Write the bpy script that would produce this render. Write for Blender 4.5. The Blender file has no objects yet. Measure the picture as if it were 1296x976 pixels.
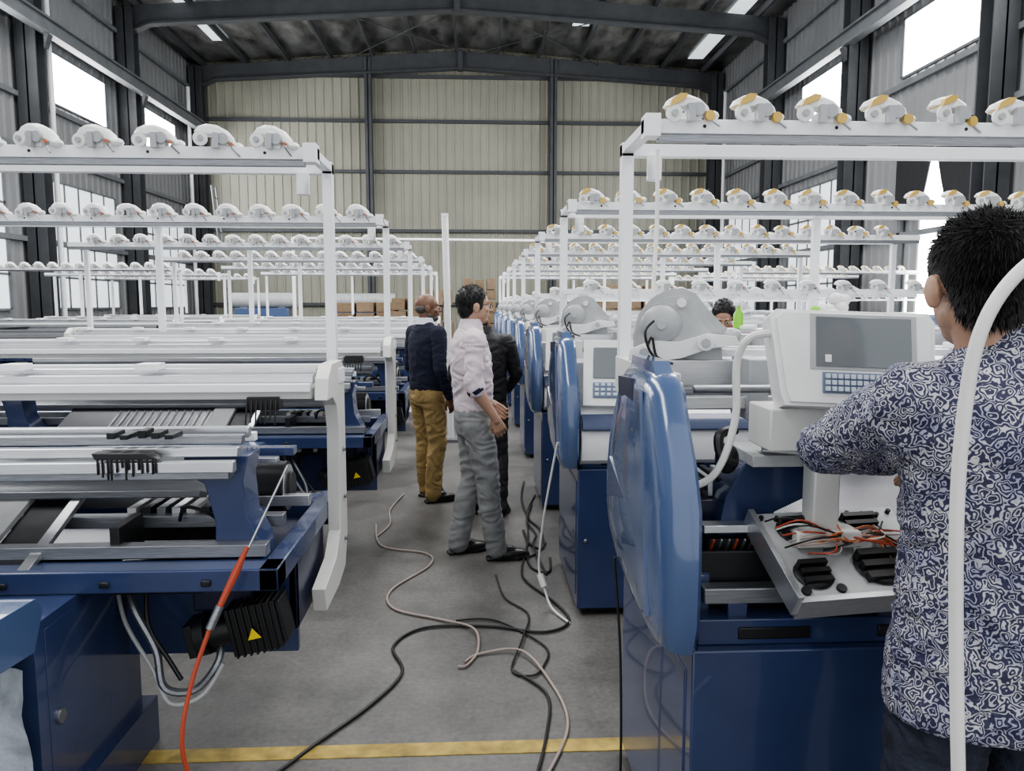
import bpy, bmesh, math, random
from mathutils import Vector, Matrix, noise
random.seed(7)
V=Vector
scene=bpy.context.scene
def T(x,y,z): return Matrix.Translation((x,y,z))
def R(a,ax): return Matrix.Rotation(math.radians(a),4,ax)

# ---------------------------------------------------------------- materials
def mat(name,col,rough=.5,metal=0.0,var=.08,scale=6,bump=0,bscale=40,coat=0,emis=0,stretch=None,alpha=1):
    m=bpy.data.materials.new(name); m.use_nodes=True
    nt=m.node_tree; b=nt.nodes['Principled BSDF']
    b.inputs['Roughness'].default_value=rough; b.inputs['Metallic'].default_value=metal
    b.inputs['Coat Weight'].default_value=coat
    tc=nt.nodes.new('ShaderNodeTexCoord'); mp=nt.nodes.new('ShaderNodeMapping')
    if stretch: mp.inputs['Scale'].default_value=stretch
    nt.links.new(tc.outputs['Object'],mp.inputs['Vector'])
    n=nt.nodes.new('ShaderNodeTexNoise'); n.inputs['Scale'].default_value=scale; n.inputs['Detail'].default_value=5
    nt.links.new(mp.outputs[0],n.inputs['Vector'])
    r=nt.nodes.new('ShaderNodeValToRGB')
    r.color_ramp.elements[0].position=.3; r.color_ramp.elements[1].position=.7
    r.color_ramp.elements[0].color=[max(0,c*(1-var)) for c in col]+[1]
    r.color_ramp.elements[1].color=[min(1,c*(1+var)) for c in col]+[1]
    nt.links.new(n.outputs['Fac'],r.inputs['Fac']); nt.links.new(r.outputs[0],b.inputs['Base Color'])
    if bump:
        n2=nt.nodes.new('ShaderNodeTexNoise'); n2.inputs['Scale'].default_value=bscale; n2.inputs['Detail'].default_value=3
        nt.links.new(mp.outputs[0],n2.inputs['Vector'])
        bp=nt.nodes.new('ShaderNodeBump'); bp.inputs['Strength'].default_value=bump; bp.inputs['Distance'].default_value=.01
        nt.links.new(n2.outputs['Fac'],bp.inputs['Height']); nt.links.new(bp.outputs[0],b.inputs['Normal'])
    if emis:
        b.inputs['Emission Color'].default_value=list(col)+[1]; b.inputs['Emission Strength'].default_value=emis
    return m
def stripes(name,c1,c2,scale,axis='X',rough=.4,metal=.6):
    m=mat(name,c1,rough,metal); nt=m.node_tree; b=nt.nodes['Principled BSDF']
    w=nt.nodes.new('ShaderNodeTexWave'); w.bands_direction=axis; w.inputs['Scale'].default_value=scale
    tc=[n for n in nt.nodes if n.type=='TEX_COORD'][0]
    nt.links.new(tc.outputs['Object'],w.inputs['Vector'])
    r=nt.nodes.new('ShaderNodeValToRGB'); r.color_ramp.elements[0].color=list(c1)+[1]; r.color_ramp.elements[1].color=list(c2)+[1]
    nt.links.new(w.outputs['Fac'],r.inputs['Fac']); nt.links.new(r.outputs[0],b.inputs['Base Color'])
    return m

BLUE=mat('blue_enamel',(.034,.052,.128),.25,0,.18,3,.14,4,coat=.5)
BLUEL=mat('blue_moulded_plastic',(.072,.112,.222),.22,0,.08,2,.04,6,coat=.8)
BLUED=mat('dark_blue_enamel',(.012,.016,.046),.35,0,.2,6)
WHITE=mat('white_enamel',(.84,.85,.86),.3,0,.04,4)
CREAM=mat('cream_enamel',(.64,.64,.61),.35,0,.05,4)
PLW=mat('white_plastic',(.76,.76,.75),.35,0,.05,12)
GREYP=mat('grey_plastic',(.40,.41,.42),.35,0,.06,12)
ALU=mat('brushed_aluminium',(.62,.63,.65),.3,.85,.12,10,stretch=(1,30,30))
STEEL=mat('steel',(.28,.29,.31),.38,.8,.2,14,stretch=(1,20,20))
DARK=mat('dark_steel',(.026,.028,.031),.45,.5,.3,12)
BLACK=mat('black_plastic',(.012,.012,.013),.4,0,.2,12)
GREYPL=mat('grey_painted_plate',(.42,.43,.43),.45,0,.1,12)
YEL=mat('yellow_plastic',(.60,.40,.10),.4)
ORANGE=mat('orange_insulation',(.50,.14,.05),.4)
REDC=mat('red_hose_rubber',(.40,.07,.035),.4)
SCREEN=mat('lcd_screen',(.12,.135,.145),.15,0,.05,3,coat=.3,emis=.3)
KEYS=mat('key_caps',(.5,.55,.62),.5)
KEYB=mat('keypad_panel',(.16,.20,.28),.5)
NEEDLE=stripes('needle_bed_steel',(.08,.08,.09),(.38,.38,.40),60)
RUBW=mat('white_rubber_cable',(.70,.70,.67),.45)
RUBB=mat('black_rubber_cable',(.016,.016,.016),.5)
RUBP=mat('beige_cable',(.36,.29,.26),.5)
FILM=mat('plastic_film',(.40,.43,.48),.14,0,.4,9,.9,18)
LABEL=mat('label_yellow',(.8,.6,.02),.5)
GRN=mat('green_bottle_plastic',(.25,.62,.05),.25)
CARD=mat('cardboard',(.22,.155,.10),.8,0,.15,8)
WOOD=mat('pallet_wood',(.20,.14,.085),.8,0,.3,8,stretch=(1,8,8))
DGREY=mat('structural_grey_paint',(.060,.064,.070),.55,0,.15,3)
MGREY=mat('side_girt_paint',(.15,.16,.17),.55,0,.15,3)
WALLB=mat('cream_sheet_cladding',(.30,.295,.24),.55,0,.14,.5)
WALLS=mat('grey_sheet_cladding',(.21,.215,.22),.6,0,.12,.6)
ROOF=mat('foil_roof_insulation',(.20,.20,.195),.35,.5,.85,1.6,.9,4,stretch=(1.5,.5,1))
PANE=mat('daylight_glass',(1,1,1),.2,emis=16)
PANE2=mat('dim_daylight_glass',(.80,.86,.90),.2,emis=.9)
CLOTHD=mat('black_tarpaulin',(.012,.013,.015),.7,0,.2,5,.3,10)

FLOOR=bpy.data.materials.new('dusty_concrete'); FLOOR.use_nodes=True
nt=FLOOR.node_tree; b=nt.nodes['Principled BSDF']; tc=nt.nodes.new('ShaderNodeTexCoord')
n1=nt.nodes.new('ShaderNodeTexNoise'); n1.inputs['Scale'].default_value=1.5; n1.inputs['Detail'].default_value=10; n1.inputs['Roughness'].default_value=.75
n2=nt.nodes.new('ShaderNodeTexNoise'); n2.inputs['Scale'].default_value=45; n2.inputs['Detail'].default_value=5
for n in (n1,n2): nt.links.new(tc.outputs['Object'],n.inputs['Vector'])
r1=nt.nodes.new('ShaderNodeValToRGB'); r1.color_ramp.elements[0].position=.36; r1.color_ramp.elements[1].position=.66
r1.color_ramp.elements[0].color=(.072,.070,.066,1); r1.color_ramp.elements[1].color=(.160,.155,.146,1)
mx=nt.nodes.new('ShaderNodeMixRGB'); mx.blend_type='OVERLAY'; mx.inputs[0].default_value=.45
nt.links.new(n1.outputs['Fac'],r1.inputs[0]); nt.links.new(r1.outputs[0],mx.inputs[1]); nt.links.new(n2.outputs['Fac'],mx.inputs[2])
nt.links.new(mx.outputs[0],b.inputs['Base Color'])
mr=nt.nodes.new('ShaderNodeMapRange'); mr.inputs[3].default_value=.30; mr.inputs[4].default_value=.60
nt.links.new(n1.outputs['Fac'],mr.inputs[0]); nt.links.new(mr.outputs[0],b.inputs['Roughness'])
YLINE=mat('yellow_floor_paint',(.40,.29,.07),.6,0,.4,14)

# paisley shirt
PAIS=bpy.data.materials.new('paisley_shirt_cloth'); PAIS.use_nodes=True
nt=PAIS.node_tree; b=nt.nodes['Principled BSDF']; b.inputs['Roughness'].default_value=.85
tc=nt.nodes.new('ShaderNodeTexCoord')
nd=nt.nodes.new('ShaderNodeTexNoise'); nd.inputs['Scale'].default_value=48; nd.inputs['Detail'].default_value=1
nt.links.new(tc.outputs['Object'],nd.inputs['Vector'])
ad=nt.nodes.new('ShaderNodeVectorMath'); ad.operation='MULTIPLY_ADD'; ad.inputs[1].default_value=(.035,.035,.035)
nt.links.new(nd.outputs['Color'],ad.inputs[0]); nt.links.new(tc.outputs['Object'],ad.inputs[2])
vo=nt.nodes.new('ShaderNodeTexVoronoi'); vo.feature='F1'; vo.inputs['Scale'].default_value=40
nt.links.new(ad.outputs[0],vo.inputs['Vector'])
mm=nt.nodes.new('ShaderNodeMath'); mm.operation='MULTIPLY'; mm.inputs[1].default_value=26
nt.links.new(vo.outputs['Distance'],mm.inputs[0])
sn=nt.nodes.new('ShaderNodeMath'); sn.operation='SINE'; nt.links.new(mm.outputs[0],sn.inputs[0])
rr=nt.nodes.new('ShaderNodeValToRGB')
e=rr.color_ramp.elements; e[0].position=.38; e[0].color=(.045,.045,.085,1); e[1].position=.82; e[1].color=(.56,.55,.55,1)
q=e.new(.60); q.color=(.13,.13,.22,1)
mr=nt.nodes.new('ShaderNodeMapRange'); mr.inputs[1].default_value=-1; mr.inputs[2].default_value=1
nt.links.new(sn.outputs[0],mr.inputs[0]); nt.links.new(mr.outputs[0],rr.inputs[0])
n5=nt.nodes.new('ShaderNodeTexNoise'); n5.inputs['Scale'].default_value=16; nt.links.new(tc.outputs['Object'],n5.inputs['Vector'])
r3=nt.nodes.new('ShaderNodeValToRGB'); r3.color_ramp.elements[0].position=.42; r3.color_ramp.elements[0].color=(1,1,1,1); r3.color_ramp.elements[1].position=.6; r3.color_ramp.elements[1].color=(.46,.48,.66,1)
nt.links.new(n5.outputs['Fac'],r3.inputs[0])
mx=nt.nodes.new('ShaderNodeMixRGB'); mx.blend_type='MULTIPLY'; mx.inputs[0].default_value=.8
nt.links.new(rr.outputs[0],mx.inputs[1]); nt.links.new(r3.outputs[0],mx.inputs[2]); nt.links.new(mx.outputs[0],b.inputs['Base Color'])

# ---------------------------------------------------------------- mesh builder
class MB:
    def __init__(s): s.v=[];s.f=[];s.mi=[];s.mats=[];s.M=Matrix.Identity(4)
    def add(s,vs,fs,m,M=None):
        if m not in s.mats: s.mats.append(m)
        k=s.mats.index(m); o=len(s.v); X=s.M@M if M else s.M
        s.v+=[X@V(p) for p in vs]
        s.f+=[tuple(i+o for i in f) for f in fs]; s.mi+=[k]*len(fs)
    def box(s,x0,x1,y0,y1,z0,z1,m,M=None):
        vs=[(x,y,z) for z in(z0,z1) for y in(y0,y1) for x in(x0,x1)]
        s.add(vs,[(0,2,3,1),(4,5,7,6),(0,1,5,4),(2,6,7,3),(0,4,6,2),(1,3,7,5)],m,M)
    def loft(s,rings,m,M=None,cap=True):
        n=len(rings[0]); vs=[p for r in rings for p in r]; fs=[]
        for i in range(len(rings)-1):
            for j in range(n):
                k=(j+1)%n; fs.append((i*n+j,i*n+k,(i+1)*n+k,(i+1)*n+j))
        if cap: fs.append(tuple(range(n))[::-1]); fs.append(tuple((len(rings)-1)*n+j for j in range(n)))
        s.add(vs,fs,m,M)
    def tubev(s,pts,rs,m,seg=10,cap=True):
        rings=[]; pts=[V(p) for p in pts]; up=None
        for i,p in enumerate(pts):
            d=(pts[min(i+1,len(pts)-1)]-pts[max(i-1,0)])
            if d.length<1e-9: d=V((0,0,1))
            d.normalize()
            if up is None: up=V((0,0,1)) if abs(d.z)<.9 else V((1,0,0))
            a=(up-d*up.dot(d))
            if a.length<1e-4: a=V((1,0,0))-d*d.x
            a.normalize(); up=a; c=d.cross(a); r=rs[i]
            rings.append([p+a*(r*math.cos(t))+c*(r*math.sin(t)) for t in [2*math.pi*j/seg for j in range(seg)]])
        s.loft(rings,m,None,cap)
    def cyl(s,p1,p2,r,m,r2=None,seg=14): s.tubev([p1,p2],[r,r if r2 is None else r2],m,seg)
    def tube(s,pts,r,m,seg=8,sub=6):
        P=[V(p) for p in pts]; out=[]
        for i in range(len(P)-1):
            p0=P[max(i-1,0)];p1=P[i];p2=P[i+1];p3=P[min(i+2,len(P)-1)]
            for k in range(sub):
                t=k/sub; out.append(.5*((2*p1)+(p2-p0)*t+(2*p0-5*p1+4*p2-p3)*t*t+(3*p1-p0-3*p2+p3)*t**3))
        out.append(P[-1]); s.tubev(out,[r]*len(out),m,seg)
    def prism(s,poly,ax,lo,hi,m,M=None):
        def P(a,b,c): return {'x':(c,a,b),'y':(a,c,b),'z':(a,b,c)}[ax]
        s.loft([[P(a,b,lo) for a,b in poly],[P(a,b,hi) for a,b in poly]],m,M)
    def ell(s,c,r,m,M=None,seg=20,rings=12):
        vs=[(c[0],c[1],c[2]-r[2])]
        for i in range(1,rings):
            t=-math.pi/2+math.pi*i/rings
            for j in range(seg):
                a=2*math.pi*j/seg; vs.append((c[0]+r[0]*math.cos(t)*math.cos(a),c[1]+r[1]*math.cos(t)*math.sin(a),c[2]+r[2]*math.sin(t)))
        vs.append((c[0],c[1],c[2]+r[2])); fs=[]
        for j in range(seg):
            k=(j+1)%seg; fs.append((0,1+k,1+j)); L=1+(rings-2)*seg; fs.append((len(vs)-1,L+j,L+k))
            for i in range(rings-2):
                o=1+i*seg; fs.append((o+j,o+k,o+seg+k,o+seg+j))
        s.add(vs,fs,m,M)
    def cap(s,p1,p2,r1,m,r2=None):
        r2=r1 if r2 is None else r2; p1=V(p1);p2=V(p2)
        s.cyl(p1,p2,r1,m,r2,16); s.ell(p1,(r1,)*3,m,seg=16,rings=10); s.ell(p2,(r2,)*3,m,seg=16,rings=10)
    def mesh(s,name,off=None,sharp=35):
        me=bpy.data.meshes.new(name); me.from_pydata([tuple(v) for v in s.v],[],s.f)
        for m in s.mats: me.materials.append(m)
        me.polygons.foreach_set('material_index',s.mi); me.update()
        bm=bmesh.new(); bm.from_mesh(me); bmesh.ops.recalc_face_normals(bm,faces=bm.faces); bm.to_mesh(me); bm.free()
        if off: me.transform(T(*off))
        me.polygons.foreach_set('use_smooth',[True]*len(me.polygons))
        me.set_sharp_from_angle(angle=math.radians(sharp))
        return me
def link(name,me,parent=None,loc=(0,0,0),bev=0):
    o=bpy.data.objects.new(name,me); scene.collection.objects.link(o); o.location=loc
    if parent: o.parent=parent
    if bev:
        b=o.modifiers.new('bevel','BEVEL'); b.width=bev; b.segments=2; b.limit_method='ANGLE'; b.angle_limit=math.radians(50)
    return o
def empty(name,loc=(0,0,0),rz=0,sc=1):
    o=bpy.data.objects.new(name,None); scene.collection.objects.link(o); o.location=loc; o.rotation_euler=(0,0,math.radians(rz)); o.scale=(sc,)*3
    o.empty_display_size=.1; return o

# ---------------------------------------------------------------- room
XL,XR,YB,YF=-9.0,8.2,26.0,-3.0
XC=(XL+XR)/2
m=MB(); m.box(XL-.2,XR+.2,YF,YB+.2,-.2,0,FLOOR); link('floor',m.mesh('floor'))
m=MB(); m.box(-2.2,.72,2.60,2.68,.0,.003,YLINE); link('floor_line_marking',m.mesh('line'))
def ribbed(a0,a1,z0,z1,depth,mt,fn):
    m=MB(); prof=[]; a=a0
    while a<a1:
        prof+= [(a,0),(a+.19,0),(a+.215,depth),(a+.255,depth),(a+.28,0)]; a+=.28
    vs=[];fs=[]
    for (t,d) in prof:
        vs+=[fn(t,d,z0),fn(t,d,z1)]
    for i in range(len(prof)-1):
        fs.append((2*i,2*i+2,2*i+3,2*i+1))
    m.add(vs,fs,mt); return m
m=ribbed(XL,XR,0,9.9,.035,WALLB,lambda t,d,z:(t,YB-d,z))
m.box(XL-.2,XR+.2,YB+.01,YB+.2,0,9.9,WALLB)
link('wall_back',m.mesh('wall_back',sharp=10))
m=ribbed(YF,YB,0,9.25,.035,WALLS,lambda t,d,z:(XL+d,t,z)); m.box(XL-.2,XL-.01,YF,YB,0,9.25,WALLS)
link('wall_left',m.mesh('wall_left',sharp=10))
m=ribbed(YF,YB,0,9.25,.035,WALLS,lambda t,d,z:(XR-d,t,z)); m.box(XR+.01,XR+.2,YF,YB,0,9.25,WALLS)
link('wall_right',m.mesh('wall_right',sharp=10))
# roof
def zr(x): return 9.85-.6*abs(x-XC)/(XR-XC)
m=MB()
m.prism([(XL-.2,9.22),(XC,9.85),(XR+.2,9.22),(XR+.2,9.32),(XC,9.95),(XL-.2,9.32)],'y',YF,YB+.2,ROOF)
link('ceiling',m.mesh('roof'))
m=MB()
for (x,y0,y1) in ((-7.4,17.2,24.0),(7.0,17.2,24.9),(-3.3,17,19.6),(3.1,21.8,23.0)):
    m.box(x-.24,x+.24,y0,y1,zr(x)-.05,zr(x)-.035,PANE2,M=None)
link('skylight_sheets',m.mesh('skylight_sheets'))
m=MB()
x=XL+.5
while x<XR:
    m.box(x-.035,x+.035,YF,YB,zr(x)-.24,zr(x)-.06,DGREY); x+=1.33
link('roof_purlins',m.mesh('purlins'))
m=MB()
def H(m,x,y,z0,z1,mt,w=.16,d=.2):
    m.box(x-w,x+w,y-d,y-d+.03,z0,z1,mt); m.box(x-w,x+w,y+d-.03,y+d,z0,z1,mt); m.box(x-.015,x+.015,y-d,y+d,z0,z1,mt)
for y in (2.7,7.2,11.7,16.2,20.7,25.6):
    yb=.12
    lo=8.60; hr=.45; kx=.9; kz=8.3
    m.prism([(XL+.1,kz),(XL+kx,lo+.05),(XC,lo+hr+.05),(XR-kx,lo+.05),(XR-.1,kz),(XR-.1,9.05),(XC,9.62),(XL+.1,9.05)],'y',y-.02,y+.02,DGREY)
    m.prism([(XL+.1,kz-.04),(XL+kx,lo),(XC,lo+hr),(XR-kx,lo),(XR-.1,kz-.04),(XR-.1,kz),(XR-kx,lo+.05),(XC,lo+hr+.05),(XL+kx,lo+.05),(XL+.1,kz)],'y',y-yb,y+yb,DGREY)
    m.box(XC-.08,XC+.08,y-.14,y+.14,lo+hr-.03,9.65,DGREY)
    for xx in (XL+.3,XR-.3): H(m,xx,y,0,9.0,DGREY,.2,.17)
for nm,x,yend in (('left',XL+.62,25.2),('right',XR-.5,22.5)):
    z=7.2
    m.box(x-.02,x+.02,YF,yend,z-.28,z,MGREY); m.box(x-.10,x+.10,YF,yend,z-.03,z,MGREY); m.box(x-.10,x+.10,YF,yend,z-.31,z-.28,MGREY)
    m.box(x-.03,x+.03,YF,yend,z,z+.06,STEEL)
    for y in (2.7,7.2,11.7,16.2,20.7):
        s=-1 if nm=='left' else 1
        m.prism([(x-s*.1,z-.33),(x+s*.0,z-.33),(x+s*.0,z-.6)],'y',y-.08,y+.08,DGREY)
link('steel_portal_frame',m.mesh('frames'))
m=MB()
for z in (1.6,4.0,5.9,7.5,8.9):
    m.box(XL,XR,YB-.16,YB-.06,z-.05,z+.05,DGREY)
for x in (-3.35,2.6): H(m,x,YB-.3,0,9.4,DGREY,.11,.15)
for (a,c) in ((( -4,21),(0,25.4)),((0,21),(-4,25.4)),((0,21),(4,25.4)),((4,21),(0,25.4))):
    m.cyl((a[0],a[1],zr(a[0])-.35),(c[0],c[1],zr(c[0])-.35),.015,DGREY)
link('trim_1',m.mesh('gable_girts'))
m=MB()
for z in (1.2,2.9,4.7,5.7,7.2,8.4):
    m.box(XL+.04,XL+.12,YF,YB,z-.05,z+.05,MGREY); m.box(XR-.12,XR-.04,YF,YB,z-.05,z+.05,MGREY)
link('trim_2',m.mesh('side_girts'))
m=MB()
for (x,y) in ((XL+.25,17.0),(XL+.3,24.8),(XR-.25,16.7),(XR-.3,24.6),(XL+.25,12.3)):
    m.cyl((x,y,0),(x,y,8.2),.055,WHITE)
link('rainwater_pipe',m.mesh('pipes'))
# windows
wn=0
def window(side,y0,y1,z0,z1,pane,nx,nz):
    global wn; wn+=1
    x=XL+.07 if side<0 else XR-.07; m=MB(); fr=MGREY
    m.box(x-.01,x+.01,y0,y1,z0,z1,pane)
    t=.045
    for i in range(nx+1):
        y=y0+(y1-y0)*i/nx; m.box(x-.03,x+.03,y-t/(1 if i in(0,nx) else 2),y+t/(1 if i in(0,nx) else 2),z0,z1,fr)
    for i in range(nz+1):
        z=z0+(z1-z0)*i/nz; m.box(x-.03,x+.03,y0,y1,z-t/2,z+t/2,fr)
    link('window_%d'%wn,m.mesh('window'))
for a in ((-1,12.4,15.2),(-1,17.3,19.8),(-1,22,24.2),(1,12.3,14.75),(1,16.8,19.3),(-1,8,10.8),(1,8,10.8)):
    window(a[0],a[1],a[2],5.85,6.92,PANE,1,1)
window(-1,17.0,20.0,1.5,4.2,PANE2,5,4); window(-1,21.6,24.6,1.5,4.2,PANE2,5,4); window(-1,12.4,15.4,1.5,4.2,PANE2,5,4)
window(1,16.9,19.8,1.3,4.4,PANE2,5,4); window(1,21.4,24.6,1.3,4.4,PANE2,5,4)
m=MB(); x=XR-.06
m.box(x-.01,x+.01,12.9,13.9,0,4.3,PANE)
m.box(x-.06,x+.02,12.1,12.2,0,4.5,MGREY); m.box(x-.06,x+.02,14.5,14.6,0,4.5,MGREY); m.box(x-.06,x+.02,12.1,14.6,4.4,4.5,MGREY)
link('door_1',m.mesh('door'))
m=MB()
for poly in ([(12.1,4.6),(13.4,4.45),(13.15,3.7),(12.95,3.2),(12.85,.2),(12.1,.2)],[(13.4,4.45),(14.6,4.6),(14.6,3.2),(13.8,3.2),(13.62,3.7)]):
    m.prism(poly,'x',x-.12,x-.1,CLOTHD)
link('tarpaulin_curtain',m.mesh('tarp'))
for (x,y,lean) in ((XL+1.5,24.6,.8),(XR-1.3,24.6,-.8)):
    m=MB()
    for d in (-.2,.2): m.cyl((x,y+d,0),(x-lean*.6,y+d,5.2),.03,MGREY)
    for i in range(1,15):
        t=i/15; m.cyl((x-lean*.6*t,y-.2,5.2*t),(x-lean*.6*t,y+.2,5.2*t),.018,MGREY)
    link('ladder',m.mesh('ladder'))

# ---------------------------------------------------------------- yarn tensioners
def tensioner(m,x,y,z,yellow,s=1):
    B=T(x,y,z)@R(random.uniform(-16,16),'Z')@R(random.uniform(-5,5),'Y')@Matrix.Scale(s,4); m.M=B
    m.box(-.022,.022,-.03,.03,-.006,.022,PLW)
    W=T(-.005,0,.036)@R(14,'Y')
    prof=[(-.074,-.010),(-.066,.010),(-.045,.026),(-.012,.034),(.026,.028),(.054,.012),(.070,-.012),(.050,-.016),(.015,-.006),(-.02,-.004),(-.052,-.014)]
    def ring(k,yy): return [(a*k,yy,b_*k+.004*(1-k)) for a,b_ in prof]
    m.loft([ring(.62,-.032),ring(.86,-.026),ring(1,-.012),ring(1,.012),ring(.86,.026),ring(.62,.032)],PLW,M=W)
    m.ell((.060,-.006,.008),(.024,.020,.015),PLW,seg=10,rings=6)
    m.cyl((-.058,-.036,.018),(-.058,-.026,.018),.024,PLW,seg=14); m.cyl((-.058,-.044,.018),(-.058,-.036,.018),.010,GREYP,seg=8)
    m.cyl((.012,-.044,.024),(.012,-.034,.024),.019,GREYP,seg=12); m.box(-.02,.0,-.05,-.03,-.01,.04,GREYP)
    if yellow:
        m.prism([(-.072,.036),(-.062,.058),(-.038,.072),(-.016,.070),(-.022,.056),(-.046,.046)],'y',-.038,.014,YEL)
        m.cyl((.046,-.040,.004),(.046,-.028,.004),.015,YEL,seg=10)
    else:
        m.cyl((.040,-.036,.010),(.040,-.030,.010),.006,ORANGE,seg=8)
    m.cyl((.04,-.03,.0),(.07,-.045,-.030),.003,STEEL,seg=6)
    m.cyl((-.03,.02,.0),(-.03,.02,-.04),.006,PLW,seg=6)
    m.M=Matrix.Identity(4)

def stand(sx,xe,L,yn,yf,ztop,zbot,w,yellow,low):
    X=lambda d: xe+sx*d
    def bx(m,a,c,*r): m.box(min(X(a),X(c)),max(X(a),X(c)),*r)
    m=MB()
    h=w/2
    bx(m,0,L,yn-h,yn+h,ztop-.045,ztop,WHITE); bx(m,-.0,L,yf-h,yf+h,ztop-.05,ztop-.005,WHITE)
    for d in (h,L*.5,L-h):
        bx(m,d-h,d+h,yn,yf,ztop-.04,ztop-.008,WHITE)
    for d in (h,L-h): bx(m,d-h,d+h,yf-h,yf+h,zbot,ztop,WHITE)
    bx(m,L*.5-h,L*.5+h,yf-h,yf+h,1.4,ztop-.05,WHITE)
    bx(m,.05,L,yn-.012,yn+.012,ztop-.070,ztop-.045,STEEL)
    bx(m,.0,.05,yn-.05,yn+.02,ztop-.06,ztop+.012,WHITE)
    for i in range(int(L/.44)):
        m.cyl((X(.2+.44*i),yn-h-.003,ztop-.022),(X(.2+.44*i),yn-h,ztop-.022),.006,DARK,seg=8)
    if low: bx(m,0,L,yn-.02,yn+.02,1.66,1.69,WHITE); bx(m,h,h+.03,yn,yf,1.66,1.69,WHITE)
    m.cyl((X(.12),yf-.03,ztop-.05),(X(.12),yf-.03,ztop-.14),.028,WHITE)
    t=MB(); n=int((L-.1)/.22)
    for i in range(n):
        tensioner(t,X(.16+.22*i),yn,ztop,yellow,1.12)
        if low:
            tensioner(t,X(.16+.22*i),yn,1.69,False,.8)
            tensioner(t,X(.2+.22*i),yf,ztop,False,.75)
    return [('yarn_stand',m),('yarn_tensioners',t)]

# ---------------------------------------------------------------- RIGHT MACHINES
LR=3.35
def shroud():
    m=MB()
    out=[(1.672,.86),(1.668,1.0),(1.675,1.13),(1.72,1.22),(1.79,1.31),(1.835,1.385),(1.87,1.415),(1.93,1.43),(2.19,1.435),(2.27,1.41),(2.38,1.30),(2.46,1.19),(2.51,1.06),(2.50,.94),(2.43,.86),(2.28,.80),(2.05,.77),(1.80,.76),(1.70,.785)]
    cy,cz=2.05,1.10
    def ring(s,x,o=.0): return [(x,cy+(a-cy)*s,cz+(b_-cz)*s) for a,b_ in out]
    rings=[ring(.97,.515),ring(1,.505),ring(1.0,.475),ring(.985,.455),ring(.94,.437),ring(.86,.428),ring(.6,.420),ring(.25,.417)]
    m.loft(rings,BLUEL)
    m.prism([(1.90,1.41),(2.22,1.41),(2.20,1.455),(1.95,1.455)],'x',.455,.50,BLUEL)
    m.prism([(2.02,1.33),(2.06,1.40),(2.25,1.39),(2.24,1.34)],'x',.424,.44,BLUED)
    m.prism([(2.10,1.06),(2.34,1.13),(2.38,1.0)],'x',.4165,.43,BLUE)
    m.prism([(1.92,1.38),(1.98,1.38),(1.86,.84),(1.80,.84)],'x',.4155,.425,BLUEL)
    return m
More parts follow.
